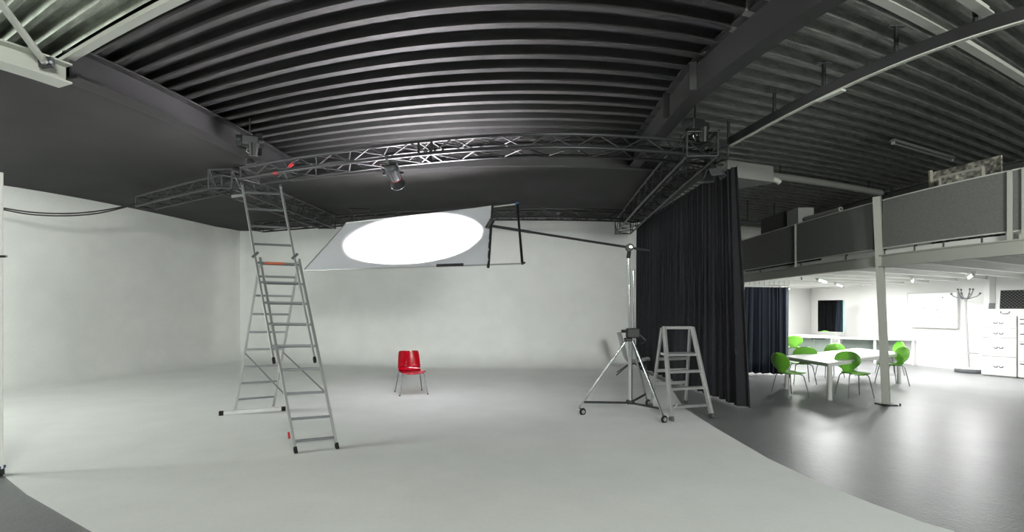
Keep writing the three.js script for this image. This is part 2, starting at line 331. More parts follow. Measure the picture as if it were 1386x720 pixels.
// ------------------------------------------------------------------ trusses
function truss(name, label, pts, w, h, nodes, sideSign, category = 'truss') {
  const t = thing(name, label, category, 'black aluminium lighting trusses');
  const curve = new THREE.CatmullRomCurve3(pts, false, 'centripetal'), N = nodes;
  const sec = u => { const p = curve.getPointAt(u), g = curve.getTangentAt(u), lat = V(-g.z, 0, g.x).normalize().multiplyScalar(w * sideSign);
    return [p, p.clone().add(lat), p.clone().add(V(0, h, 0)), p.clone().add(lat).add(V(0, h, 0))]; };
  const S = Array.from({ length: N + 1 }, (_, i) => sec(i / N));
  for (let k = 0; k < 4; k++) part('chord', new THREE.TubeGeometry(new THREE.CatmullRomCurve3(S.map(s => s[k])), N * 2, .024, 8), M.trussBlack, t);
  for (let i = 0; i < N; i++) { const e = i % 2; for (const [a, b] of [[0, 2], [1, 3], [0, 1], [2, 3]]) bar('brace', S[i][e ? a : b], S[i + 1][e ? b : a], .0095, M.trussBlack, t); }
  for (const i of [0, N]) for (const [a, b] of [[0, 1], [1, 3], [3, 2], [2, 0]]) bar('end_frame', S[i][a], S[i][b], .014, M.trussBlack, t);
  rebase(t, curve.getPointAt(.5)); t.mark = S; return t;
}
const DB = 2.2;                                                          // truss underside above eye level
const mainPts = [[326, 242], [400, 230], [448, 223.5], [505, 216], [560, 210], [620, 204.5], [686, 200.8], [740, 199.6], [800, 200.2], [897, 205.7], [985, 214]].map(([x, y]) => at(x, y, DB * F / (HY - y)));
const mainTruss = truss('lighting_truss', 'long black box truss crossing the studio, carrying the single spotlight', mainPts, .37, .18, 24, -1);
const extTruss = truss('lighting_truss', 'short black truss stub beyond the ladder with a free end', [[300, 252], [245, 264], [184, 279]].map(([x, y]) => at(x, y, 2.18 * F / (HY - y))), .36, .2, 8, 1);
const leftTruss = truss('lighting_truss', 'black box truss the tall ladder leans on', [V(-5.28, 3.72, -9.0), V(-5.15, 3.72, -11.2), V(-5.02, 3.74, -13.5)], .42, .33, 16, 1);
const backPts = []; for (let px = 344; px <= 872; px += 24) backPts.push(col(px, across(px, 12.6), EYE + 2.26));
const backTruss = truss('lighting_truss', 'black box truss along the top of the white back wall', backPts, .3, .22, 34, -1);
const rightTruss = truss('lighting_truss', 'black box truss running beside the top of the black curtain', [V(2.42, 3.73, -7.15), V(2.6, 3.73, -10.5), V(2.87, 3.73, -14.4)], .42, .34, 22, 1);
{ // red tape marks wound round the truss tubes
  const tape = (p, d, label) => { const g = new THREE.CylinderGeometry(.025, .025, .09, 12, 1, true); const m = solo('tape_mark', g, M.red, label, 'tape', 'red tape on the trusses'); m.position.copy(p); m.quaternion.setFromUnitVectors(V(0, 1, 0), d.normalize()); m.material = M.red; };
  const S = mainTruss.mark; tape(S[3][0].clone().lerp(S[4][2], .5), S[4][2].clone().sub(S[3][0]), 'red tape wrapped on a brace of the long truss');
  tape(S[2][0].clone().lerp(S[3][0], .5), S[3][0].clone().sub(S[2][0]), 'red tape wrapped on a chord of the long truss');
  const L = leftTruss.mark; tape(L[3][3].clone().lerp(L[4][3], .3), L[4][3].clone().sub(L[3][3]), 'red tape wrapped on a chord beside the tall ladder top');
}
// hoists where the trusses meet
function hoist(p, up, label) {
  const h = thing('chain_hoist', label, 'hoist', 'hoists above the truss corners');
  const b = part('motor', box(.26, .17, .17, .03), M.darkMetal, h); b.position.y = .1;
  for (const s of [-1, 1]) { const e = part('end_cap', new THREE.CylinderGeometry(.075, .085, .07, 14), M.castGrey, h); e.material = M.darkMetal; e.rotation.z = Math.PI / 2; e.position.set(s * .16, .1, 0); }
  const bag = part('chain_bag', new THREE.CylinderGeometry(.075, .055, .2, 12), M.black, h); bag.position.set(.05, -.06, .11);
  bar('chain', V(0, .18, 0), V(0, up, 0), .012, M.chrome, h);
  const hk = part('hook', new THREE.TorusGeometry(.04, .012, 6, 14, 4.6), M.chrome, h); hk.position.set(0, -.04, 0);
  bar('chain', V(0, -.02, 0), V(0, -.12, 0), .012, M.chrome, h);
  return place(h, p, .5);
}
hoist(at(338, 200, 8.0), .45, 'dark chain hoist hanging over the tall ladder');
hoist(at(941, 180, 7.25), .4, 'dark chain hoist below the beam above black curtain corner');

{ // couplers where two lengths of the long truss are pinned together
  const S = mainTruss.mark, base = mainTruss.position;
  for (const u of [.435, .46]) { const f = u * 24, i = Math.floor(f), q = [0, 1, 2, 3].map(k => S[i][k].clone().lerp(S[i + 1][k], f - i).sub(base)); for (const [a, b] of [[0, 1], [1, 3], [3, 2], [2, 0]]) bar('coupler', q[a], q[b], .019, M.black, mainTruss); }
}
{ // dark cable coils lying on the truss corner
  const c = thing('cable_coil', 'black coiled cable lying on the truss corner above the ladder', 'cable');
  for (let k = 0; k < 4; k++) { const m = part('loop', new THREE.TorusGeometry(.15 - k * .012, .018, 6, 24), M.rubber, c); m.rotation.set(Math.PI / 2 + .15 * Math.sin(k * 2), .1 * Math.cos(k * 3), k); m.position.set(.02 * k, .02 + .03 * k, .01 * k); }
  place(c, V(-4.98, 4.08, -9.35));
  place(copyOf(c, 'black coiled cable heaped on the truss corner beside the curtain'), V(2.72, 4.1, -7.75), 1.1);
}
// ------------------------------------------------------------------ spotlights
function spotlight(label, p, dir, scale, mat, ring) {
  const s = thing('spotlight', label, 'spotlight'), L = [];
  const y = dir.clone().normalize().negate();
  const bodyG = mergeGeometries([new THREE.LatheGeometry([[0, .27], [.05, .27], [.085, .25], [.095, .2], [.09, .02], [.075, 0], [.045, -.01]].map(a => new THREE.Vector2(...a)), 24).toNonIndexed(),
    ...Array.from({ length: 12 }, (_, k) => { const f = new THREE.BoxGeometry(.012, .17, .012); f.translate(.097, .11, 0); f.rotateY(k / 6 * Math.PI); return f.toNonIndexed(); })]);
  part('housing', bodyG, mat, s);
  const rg = part('ring', new THREE.TorusGeometry(.082, .009, 8, 28), ring, s); rg.rotation.x = Math.PI / 2; rg.position.y = .005;
  part('reflector', new THREE.LatheGeometry([[.05, -.01], [.062, -.03], [.112, -.13], [.115, -.13], [.067, -.025], [.052, -.004]].map(a => new THREE.Vector2(...a)), 32), M.darkMetal, s);
  const rim = part('rim', new THREE.TorusGeometry(.114, .004, 6, 32), M.chrome, s); rim.rotation.x = Math.PI / 2; rim.position.y = -.131;
  for (const k of [-1, 1]) { bar('yoke', V(k * .12, .1, 0), V(k * .12, .33, .02), .009, M.black, s); const kn = bar('knob', V(k * .1, .1, 0), V(k * .15, .1, 0), .02, M.black, s); }
  bar('yoke', V(-.12, .33, .02), V(.12, .33, .02), .009, M.black, s);
  bar('clamp', V(0, .33, .02), V(0, .44, .02), .02, M.aluDark, s);
  s.scale.setScalar(scale); s.position.copy(p); s.quaternion.setFromUnitVectors(V(0, 1, 0), y); s.updateMatrixWorld(); return s;
}
const lampPos = at(535, 241, 7.13);
{
  const dir = V(.085, -.44, -.894).normalize();
  const s = spotlight('silver finned spotlight with red ring hanging from the long truss', lampPos, dir, .95, M.castGrey, M.red);
  const right = V(1, 0, 0); right.sub(dir.clone().multiplyScalar(right.dot(dir))).normalize();
  const up = new THREE.Vector3().crossVectors(dir.clone().negate(), right).normalize();
  s.quaternion.setFromRotationMatrix(new THREE.Matrix4().makeBasis(right, dir.clone().negate(), new THREE.Vector3().crossVectors(right, dir.clone().negate())));
  // added oval plate, unseen inside the reflector, shapes the beam
  const sh = new THREE.Shape(); sh.absarc(0, 0, .106, 0, Math.PI * 2); const hole = new THREE.Path(); hole.absellipse(0, 0, .0605, .0285, 0, Math.PI * 2, false, .248); sh.holes.push(hole);
  const mg = new THREE.ExtrudeGeometry(sh, { depth: .003, bevelEnabled: false, curveSegments: 40 }); mg.rotateX(Math.PI / 2); mg.translate(0, -.122, 0);
  part('added_oval_mask', mg, M.black, s);
  const L = new THREE.SpotLight(LIGHT.spot.color, LIGHT.spot.power, 0, .86, .15, 2); L.castShadow = true; L.shadow.radius = .8;
  L.position.set(0, -.026, 0); L.target.position.set(0, -3, 0); s.add(L); s.add(L.target); L.name = 'lamp_light';
}
{
  const p = at(962, 222, 7.75); const s = spotlight('dark spotlight with open barn doors near the curtain top corner', p, V(.1, -.95, .1), .85, M.black, M.black);
  for (const [ax, sg] of [['x', 1], ['x', -1], ['z', 1], ['z', -1]]) { const d = part('barn_door', box(ax === 'x' ? .02 : .2, .17, ax === 'x' ? .2 : .02, .003), (ax === 'z' && sg > 0) ? M.castGrey : M.darkMetal, s); d.position.set(ax === 'x' ? sg * .155 : 0, -.2, ax === 'z' ? sg * .155 : 0); if (ax === 'x') d.rotation.z = sg * .5; else d.rotation.x = -sg * .5; }
  const s2 = spotlight('dark bluish spotlight resting on the truss corner over the ladder', at(337, 214, 8.75), V(.25, -1, -.3), .75, std(0x56626f, .35, .4), M.black);
}

// ------------------------------------------------------------------ cloth panel, boom and wind-up stand
{
  const br = at(661, 357, 7.5), tr = at(665, 279, 8.9), bl = at(412, 365, 8.75), tl = at(468, 303, 10.1);
  const f = thing('diffusion_frame', 'large tilted white diffusion cloth stretched on a metal tube frame', 'reflector');
  const P = []; for (let i = 0; i <= 24; i++) { const r = []; for (let j = 0; j <= 14; j++) { const u = i / 24, v = j / 14; const p = bl.clone().lerp(br, u).lerp(tl.clone().lerp(tr, u), v); const wr = Math.pow(u, 6) * .012 * Math.sin(v * 40); p.y += -.03 * Math.sin(Math.PI * u) * Math.sin(Math.PI * v) + wr; r.push(p); } P.push(r); }
  part('cloth', sheet(P, .002), M.cloth, f);
  const ext = .48, brx = br.clone().add(br.clone().sub(bl).normalize().multiplyScalar(ext)), trx = at(700, 276, 8.9), tlc = tl, o = V(0, .012, 0);
  bar('edge_tube', tl.clone().add(V(0, .02, -.02)), trx, .014, M.alu, f); bar('edge_tube', bl.clone().add(V(0, -.015, .01)), at(706, 357, 7.5), .013, M.alu, f);
  bar('edge_tube', trx, at(707, 357, 7.5), .02, M.black, f); bar('edge_tube', tr.clone().add(V(.02, .04, -.04)), br.clone().add(V(0, -.05, .03)), .022, M.darkMetal, f); bar('edge_tube', tl, bl, .012, M.alu, f);
  const grip = br.clone().lerp(bl, .25), grip2 = br.clone().lerp(bl, .12); bar('grip_sleeve', grip, grip2, .022, M.black, f);
  const kp = part('corner_knob', box(.07, .07, .07, .02), M.blue, f); kp.position.copy(trx); bar('hook', at(707, 357, 7.5), at(711, 355, 7.5), .014, M.black, f);
  const cl = br.clone().lerp(tr, .62); bar('clamp', cl.clone().add(V(-.05, -.05, .02)), cl.clone().add(V(.03, .09, 0)), .045, M.black, f);
  rebase(f, br.clone());
  const head = at(852, 335, 7.9), end = cl.clone(), tail = head.clone().add(head.clone().sub(end).normalize().multiplyScalar(.3));
  const b = thing('boom_arm', 'thin black boom arm from chrome stand to cloth frame', 'boom arm');
  bar('arm', end, tail, .019, M.black, b); bar('inner_tube', end.clone().lerp(head, .02), end.clone().lerp(head, .3), .024, M.darkMetal, b);
  const j = part('swivel', new THREE.CylinderGeometry(.06, .06, .07, 18), M.black, b); j.rotation.x = Math.PI / 2; j.position.copy(head); bar('pivot_bolt', head.clone().add(V(0, 0, .03)), head.clone().add(V(0, 0, .09)), .022, M.chrome, b);
  rebase(b, head.clone());
  const c = col(853, 7.95, 0), s = thing('wind_up_stand', 'chrome wind-up tripod stand on casters beside aluminium step stool', 'stand');
  bar('column', V(c.x, .17, c.z), V(c.x, 1.28, c.z), .034, M.chrome, s); bar('column', V(c.x - .01, 1.2, c.z), V(c.x - .02, 2.0, c.z), .028, M.chrome, s); bar('column', V(c.x - .02, 1.98, c.z), V(c.x - .035, 2.46, c.z + .02), .024, M.chrome, s);
  bar('guide_tube', V(c.x + .06, 1.05, c.z), V(c.x + .045, 2.2, c.z), .01, M.chrome, s); bar('head', V(c.x - .035, 2.4, c.z + .02), head.clone().add(V(0, -.03, 0)), .03, M.black, s);
  const gb = bx('gear_box', .2, .15, .12, c.x + .04, 1.25, c.z, M.black, s, .02); bx('collar', .12, .05, .12, c.x - .03, 1.15, c.z, M.black, s, .015);
  bar('lock_knob', V(c.x - .06, 1.28, c.z + .02), V(c.x - .14, 1.28, c.z + .03), .024, M.black, s);
  bar('crank', V(c.x + .12, 1.24, c.z + .05), V(c.x + .22, 1.14, c.z + .08), .012, M.darkMetal, s); bar('crank_grip', V(c.x + .2, 1.12, c.z + .08), V(c.x + .12, 1.1, c.z + .14), .014, M.black, s);
  bx('hub', .11, .06, .11, c.x, .19, c.z, M.black, s, .01);
  for (const [px, py] of [[784, 562], [897, 573], [875, 549]]) {
    const q = onFloor(px, py), dir = V(c.x - q.x, 0, c.z - q.z).normalize(), foot = q.clone().setY(.12);
    bar('leg', foot, V(c.x, 1.13, c.z).add(dir.clone().multiplyScalar(-.07)), .018, M.chrome, s);
    bar('brace', V(c.x, .18, c.z), foot.clone().lerp(V(c.x, 1.13, c.z), .08), .017, M.black, s);
    const w = q.clone().add(dir.clone().multiplyScalar(.02)).add(V(.03, 0, .02)), wheel = part('caster', new THREE.TorusGeometry(.04, .018, 8, 20), M.rubber, s); wheel.position.set(w.x, .058, w.z); wheel.rotation.y = .5;
    const hub = bar('caster_hub', V(w.x - .01, .058, w.z - .02), V(w.x + .01, .058, w.z + .02), .028, M.alu, s); bar('caster_fork', V(w.x, .07, w.z), foot, .014, M.castGrey, s);
  }
  rebase(s, c);
}

// ------------------------------------------------------------------ combination ladder
{
  const l = thing('combination_ladder', 'tall aluminium combination ladder opened as an A-frame against truss', 'ladder');
  const fl = onFloor(400, 614), fr = onFloor(456, 608), al = at(352, 350, 7.0), ar = at(405, 352, 7.1), rl = onFloor(319, 562), rr = onFloor(370, 557);
  const rung = fr.clone().sub(fl).normalize(), rungR = rr.clone().sub(rl).normalize();
  const L = (a, b, t) => a.clone().lerp(b, t);
  fl.y = fr.y = .035; 
  for (const [a, b] of [[fl, al], [fr, ar]]) { rail('stile', a, b, .028, .068, rung, M.alu, l); rail('foot', L(a, b, -.016), L(a, b, .012), .036, .08, rung, M.rubber, l); }
  const rl2 = rl.clone().setY(.1), rr2 = rr.clone().setY(.1);
  for (const [a, b] of [[rl2, al], [rr2, ar]]) rail('stile', a, L(a, b, .99), .028, .06, rungR, M.alu, l);
  const rung2 = (a, b, n) => rail(n || 'rung', a, b, .028, .028, V(0, 1, 0), M.rung, l);
  for (let k = 0; k <= 8; k++) { const t = Math.max(.04, .02 + k * .1185); rung2(L(fl, al, t), L(fr, ar, t)); }
  for (let k = 1; k <= 8; k++) { const t = k * .118 - .05; rung2(L(rl2, al, t), L(rr2, ar, t)); }
  // sliding extension in front of the front section
  const off = V(-.02, .01, .062).applyAxisAngle(V(0, 1, 0), -.35), E = t => [L(fl, al, t).add(off), L(fr, ar, t).add(off)];
  const LL = t => fl.clone().add(al.clone().sub(fl).multiplyScalar(t)).add(off), RR = t => fr.clone().add(ar.clone().sub(fr).multiplyScalar(t)).add(off);
  rail('extension_stile', LL(.42), LL(1.49), .026, .06, rung, M.alu, l); rail('extension_stile', RR(.42), RR(1.475), .026, .06, rung, M.alu, l);
  for (const q of [LL, RR]) rail('foot', q(.408), q(.43), .034, .066, rung, M.rubber, l);
  for (let k = 4; k <= 12; k++) { const t = .02 + k * .1185, r = rung2(LL(t), RR(t)); if (k === 8) rail('rung_sleeve', L(LL(t), RR(t), .22), L(LL(t), RR(t), .72), .031, .031, V(0, 1, 0), M.orange, l); }
  for (const q of [LL, RR]) { rail('cap', q(1.485), q(1.505), .032, .066, rung, M.castGrey, l); const h = q(1.0); rail('hook', h.clone().add(V(-.03, .0, .02)), h.clone().add(V(.05, .07, .02)), .03, .03, V(0, 0, 1), M.castGrey, l); }
  const s0 = onFloor(298, 563.5).setY(.045), s1 = onFloor(385, 557).setY(.045);
  rail('stabiliser', s0, s1, .06, .035, V(0, 1, 0), M.alu, l); for (const [a, b] of [[s0, s1], [s1, s0]]) rail('stabiliser_cap', L(a, b, -.02), L(a, b, .05), .068, .05, V(0, 1, 0), M.rubber, l);
  for (const [a] of [[rl], [rr]]) rail('stile_base', a.clone().setY(.05), a.clone().setY(.13), .034, .05, rungR, M.alu, l);
  bar('spreader', L(rl2, al, .40), L(fl, al, .25), .01, M.aluDark, l); bar('spreader', L(rr2, ar, .40), L(fr, ar, .25), .01, M.aluDark, l);
  bar('red_lock', L(fl, al, .055).add(V(-.03, 0, .03)), L(fl, al, .075).add(V(-.03, .02, .03)), .012, M.red, l);
  const arm = at(314, 266, 7.5); rail('top_bracket', arm, LL(1.42), .04, .03, V(0, 1, 0), M.castGrey, l);
  rebase(l, fl.clone().setY(0));
}
// ------------------------------------------------------------------ step stool ladder
{
  const s = thing('step_ladder', 'short aluminium double-sided step ladder with platform and five treads', 'ladder');
  const fl = onFloor(909, 571), fr = onFloor(964, 566), rl = onFloor(881, 550), rr = onFloor(928, 546), tl = at(899, 443, 8.05), tr = at(937, 443, 8.12), ul = at(896, 444, 8.12), ur = at(934, 444, 8.2);
  const L = (a, b, t) => a.clone().lerp(b, t), side = fr.clone().sub(fl).normalize();
  for (const [a, b, n] of [[fl, tl, 1], [fr, tr, 1], [rl, ul, 0], [rr, ur, 0]]) { rail('stile', L(a, b, .03), b, n ? .04 : .03, n ? .07 : .05, side, M.alu, s); rail('foot', L(a, b, .002), L(a, b, .05), n ? .046 : .036, n ? .078 : .058, side, M.castGrey, s); }
  const tread = (t, d, n) => { const a = L(fl, tl, t), b = L(fr, tr, t), back = V(rl.x - fl.x, 0, rl.z - fl.z).normalize().multiplyScalar(d);
    const g = prism([a, b, b.clone().add(back), a.clone().add(back)], -.035, 0), m = part(n, g, M.alu, s); m.position.y = (a.y + b.y) / 2;
    for (let k = 1; k < 5; k++) { const o = back.clone().multiplyScalar(k / 5); const e = L(a, b, .5); rail('tread_groove', a.clone().add(o).setY(a.y + .001).lerp(b.clone().add(o).setY(a.y + .001), .03), a.clone().add(o).setY(a.y + .001).lerp(b.clone().add(o).setY(a.y + .001), .97), .006, .004, V(0, 1, 0), M.aluDark, s); } };
  for (const t of [.15, .335, .515]) tread(t, .1, 'tread');
  tread(.70, .34, 'platform');
  for (const t of [.3, .47, .62]) rail('rear_rung', L(rl, ul, t), L(rr, ur, t), .05, .03, V(0, 1, 0), M.alu, s);
  rail('top_bar', L(tl, ul, .5), L(tr, ur, .5), .045, .09, V(0, 1, 0), M.alu, s);
  bar('bottom_brace', L(fl, tl, .1), L(fl, fr, .15).setY(.25), .007, M.alu, s); bar('bottom_brace', L(fr, tr, .1), L(fr, fl, .15).setY(.25), .007, M.alu, s);
  rebase(s, fl.clone());
}

// ------------------------------------------------------------------ moulded shell chairs
function shell(profile, cup, lift, thick, nv = 14, nu = 44) {            // profile rows: z, y, half width, backness
  const c = new THREE.CatmullRomCurve3(profile.map(p => V(p[0], p[1], 0)), false, 'centripetal'), w = new THREE.CatmullRomCurve3(profile.map((p, i) => V(p[2], p[3], 0)), false, 'centripetal'), P = [];
  for (let i = 0; i <= nu; i++) { const u = i / nu, a = c.getPoint(u), b = w.getPoint(u), r = []; for (let j = 0; j <= nv; j++) { const t = j / nv * 2 - 1, k = Math.max(0, Math.min(1, b.y)); r.push(V(Math.max(.004, b.x) * t, a.y + (1 - k) * lift * t * t, a.x + k * cup * t * t)); } P.push(r); }
  return sheet(P, thick);
}
const ovalProfile = [[.235, .418, .05, 0], [.232, .43, .115, 0], [.205, .444, .165, 0], [.12, .447, .205, 0], [0, .44, .21, 0], [-.1, .438, .18, .05], [-.165, .447, .125, .3], [-.2, .475, .1, .6], [-.217, .515, .135, .9], [-.232, .57, .205, 1], [-.245, .64, .242, 1], [-.26, .715, .232, 1], [-.275, .78, .175, 1], [-.281, .81, .1, 1], [-.283, .818, .03, 1]];
function greenChair(label) {
  const c = thing('dining_chair', label, 'chair', 'green shell chairs of the lounge');
  part('shell', shell(ovalProfile, .05, .012, .012), M.green, c);
  for (const [sx, sz] of [[1, 1], [-1, 1], [1, -1], [-1, -1]]) part('leg', new THREE.TubeGeometry(new THREE.CatmullRomCurve3([V(sx * .05, .43, sz * .04), V(sx * .13, .427, sz * .11), V(sx * .165, .405, sz * .145), V(sx * .185, .3, sz * .17), V(sx * .225, .008, sz * .22)]), 18, .0095, 8), M.aluDark, c);
  const pl = part('mount_plate', new THREE.CylinderGeometry(.09, .09, .012, 20), M.darkMetal, c); pl.position.y = .428;
  return c;
}
const G0 = greenChair('green oval-backed chair at the end of white table next to dark curtain');
place(G0, onFloor(1069, 537), 1.77);
for (const [px, py, turn, label] of [
  [1085, 519, .2, 'green oval-backed chair behind the white table nearest the dark curtain'],
  [1123, 510, .05, 'green oval-backed chair behind the white table below the wall mirror'],
  [1156, 537, 3.2, 'green oval-backed chair turned away, in front of white table'],
  [1207, 521, -1.47, 'green oval-backed chair partly behind the column, before the table end'],
  [1204, 507, -1.4, 'green oval-backed chair behind the column, beyond the table end'],
  [1073, 489, .3, 'green oval-backed chair tucked under grey counter at curtain edge']]) place(copyOf(G0, label), onFloor(px, py), turn);
{
  const c = thing('side_chair', 'glossy red plastic chair with thin metal legs on white floor', 'chair');
  const prof = [[.25, .395, .15, 0], [.25, .41, .2, 0], [.235, .428, .232, 0], [.14, .432, .243, 0], [0, .425, .24, 0], [-.12, .425, .225, .1], [-.19, .44, .215, .4], [-.225, .48, .215, .8], [-.245, .55, .215, 1], [-.265, .64, .208, 1], [-.28, .72, .2, 1], [-.292, .785, .19, 1], [-.294, .795, .18, 1], [-.295, .8, .15, 1]];
  const sh = part('shell', shell(prof, .045, .012, .014, 16, 52), M.redShell, c);
  for (const [sx, sz] of [[1, 1], [-1, 1], [1, -1], [-1, -1]]) { part('leg', new THREE.TubeGeometry(new THREE.CatmullRomCurve3([V(sx * .1, .408, sz * .13), V(sx * .18, .408, sz * .17), V(sx * .205, .39, sz * .19), V(sx * .225, .25, sz * .22), V(sx * .262, .012, sz * .27)]), 20, .0105, 8), M.aluDark, c); const f = part('foot_glide', new THREE.CylinderGeometry(.014, .014, .016, 10), M.rubber, c); f.position.set(sx * .262, .02, sz * .27); }
  bar('cross_bar', V(-.18, .408, .17), V(.18, .408, .17), .01, M.chrome, c); bar('cross_bar', V(-.18, .408, -.17), V(.18, .408, -.17), .01, M.chrome, c);
  const p = onFloor(556.5, 533.5); p.y = .008; place(c, p, .38);
}
{
  const c = thing('lounge_chair', 'pale grey shell lounge chair behind the tripod stand near curtain', 'chair');
  const prof = [[.42, .36, .2, 0], [.38, .37, .28, 0], [.2, .33, .31, 0], [.0, .3, .31, 0], [-.12, .32, .31, .3], [-.2, .42, .31, .7], [-.26, .6, .31, 1], [-.32, .82, .29, 1], [-.36, .98, .24, 1], [-.375, 1.04, .14, 1]];
  part('shell', shell(prof, .1, .05, .012), M.greyShell, c);
  for (const [sx, sz] of [[1, 1], [-1, 1], [1, -1], [-1, -1]]) bar('leg', V(sx * .05, .29, sz * .05), V(sx * .3, .02, sz * .38), .012, M.darkMetal, c);
  bar('post', V(0, .26, 0), V(0, .31, 0), .05, M.darkMetal, c);
  place(c, onFloor(856, 508), 1.35).position.y = .012;
}

// ------------------------------------------------------------------ curtains
function drape(path, folds, amp, yTop, yBottom, rows, hemWave = 0, lean = 0) {
  const N = path.length - 1, P = [];
  for (let i = 0; i <= N; i++) {
    const a = path[Math.max(0, i - 1)], b = path[Math.min(N, i + 1)], t = V(b.x - a.x, 0, b.z - a.z).normalize(), lat = V(-t.z, 0, t.x), u = i / N, r = [];
    const ph = folds * u * Math.PI * 2 + 1.3 * Math.sin(u * 17) + .8 * Math.sin(u * 41);
    for (let j = 0; j <= rows; j++) { const v = j / rows, k = amp * (.55 + .6 * v) * (Math.sin(ph) + .3 * Math.sin(ph * .5 + 2 * v) + .25 * Math.sin(2.1 * ph + 1)); const p = path[i].clone().add(lat.clone().multiplyScalar(k)); p.addScaledVector(t, lean * (1 - v) * Math.pow(1 - u, 5)); p.y = lerp(typeof yTop === 'function' ? yTop(u) : yTop, yBottom + hemWave * Math.sin(ph * .5), v); r.push(p); }
    P.push(r);
  }
  return sheet(P, .004);
}
{
  const path = []; for (let i = 0; i <= 420; i++) { const px = lerp(1011, 863, Math.pow(i / 420, .8)); path.push(col(px, along(px, lerp(3.40, 3.1, i / 420)), 0)); }
  const c = thing('stage_curtain', 'tall black pleated curtain hanging from the truss to the floor', 'curtain');
  part('cloth', drape(path, 34, .06, 4.03, .03, 14, .008, .38), M.drape, c);
  const hp = []; for (let i = 60; i <= 420; i += 20) hp.push(path[i].clone().setY(4.0)); part('track', sweep(hp, rect(.04, .05)), M.blackSteel, c);
  rebase(c, path[200].clone());
  const p2 = []; for (let i = 0; i <= 140; i++) { const px = lerp(1001, 1068, i / 140); p2.push(col(px, lerp(13.0, 12.8, i / 140), 0)); }
  const d = thing('room_curtain', 'dark blue curtain hanging under the mezzanine beside green chairs', 'curtain');
  part('cloth', drape(p2, 11, .045, u => 2.19 - .02 * u, .03, 12, .02, .12), M.drapeBlue, d);
  part('track', sweep([p2[0].clone().setY(2.2), p2[70].clone().setY(2.2), p2[140].clone().setY(2.2)], rect(.03, .03)), M.white, d);
  for (let i = 0; i <= 140; i += 14) bar('curtain_hook', p2[i].clone().setY(2.2), p2[i].clone().setY(2.33), .004, M.aluDark, d);
  rebase(d, p2[70].clone());
}

// ------------------------------------------------------------------ mezzanine
const MX = 5.5;
function edgePath(px0, px1, Y, n = 10, X = MX) { const p = []; for (let i = 0; i <= n; i++) { const px = lerp(px0, px1, i / n); p.push(col(px, along(px, X), Y)); } return p; }
{
  const m = thing('mezzanine', 'pale steel mezzanine deck with grey guard panels over the lounge', 'mezzanine');
  part('edge_beam', sweep(edgePath(1001, 1450, 2.33, 30), [[-.06, 0], [.06, 0], [.06, .02], [.03, .02], [.03, .18], [.06, .18], [.06, .2], [-.06, .2]]), M.beamPaint, m);
  part('deck', slab(MX + .04, 10.25, 2.9, 16.9, 10, 24, 2.53, 2.61), M.white, m);
  for (let z = 4.2; z < 16.5; z += 1.05) { const p = []; for (let i = 0; i <= 10; i++) p.push(plan(lerp(MX + .08, 10.25, i / 10), z, 2.385)); part('joist', sweep(p, IBEAM(.09, .145)), M.white, m); }
  for (const [a, b] of [[1003, 1076], [1078.3, 1182.5], [1196, 1363.5], [1370.5, 1384], [1386, 1440]]) {
    const gp = part('guard_panel', sweep(edgePath(a, b, 2.65, 8), rect(.03, .79)), M.felt, m);
    part('top_rail', sweep(edgePath(a, b, 3.44, 8), rect(.045, .018)), M.paleSteel, m); part('bottom_rail', sweep(edgePath(a, b, 2.632, 8), rect(.045, .018)), M.paleSteel, m);
  }
  for (const [px, w] of [[1077.2, .035], [1367, .055], [1385, .03]]) { const p = col(px, along(px, MX - .015), 2.53); rail('batten', p, p.clone().setY(3.45), w, .05, V(.6, 0, .8), M.beamPaint, m); }
  for (const px of [1030, 1085, 1146, 1198, 1239, 1278, 1330]) { const p = col(px, along(px, MX + .05), 2.53); bar('post_stub', p, p.clone().setY(2.72), .02, M.castGrey, m); }
  const f = onFloor(1199.5, 548), d = -f.z; const topx = (1187 - CX) / F * d;
  rail('column', V(f.x, .02, f.z), V(topx + .0, 3.52, f.z), 0.1, .11, V(.75, 0, -.66), M.beamPaint, m, .004);
  part('base_plate', box(.24, .02, .24), M.blackSteel, m).position.set(f.x, .01, f.z);
  for (const [dx, dz] of [[-.1, .14], [.16, .1]]) { const b = part('anchor_bolt', new THREE.CylinderGeometry(.012, .012, .04, 8), M.darkMetal, m); b.position.set(f.x + dx, .02, f.z + dz); }
  const wc = plan(10.2, 7.3, 0); { const px = 1339.5, dd = 13.2, p = col(px, dd, 0); rail('wall_post', p, p.clone().setY(2.53), .16, .16, V(1, 0, 0), M.white, m); }
  rebase(m, f.clone());
}
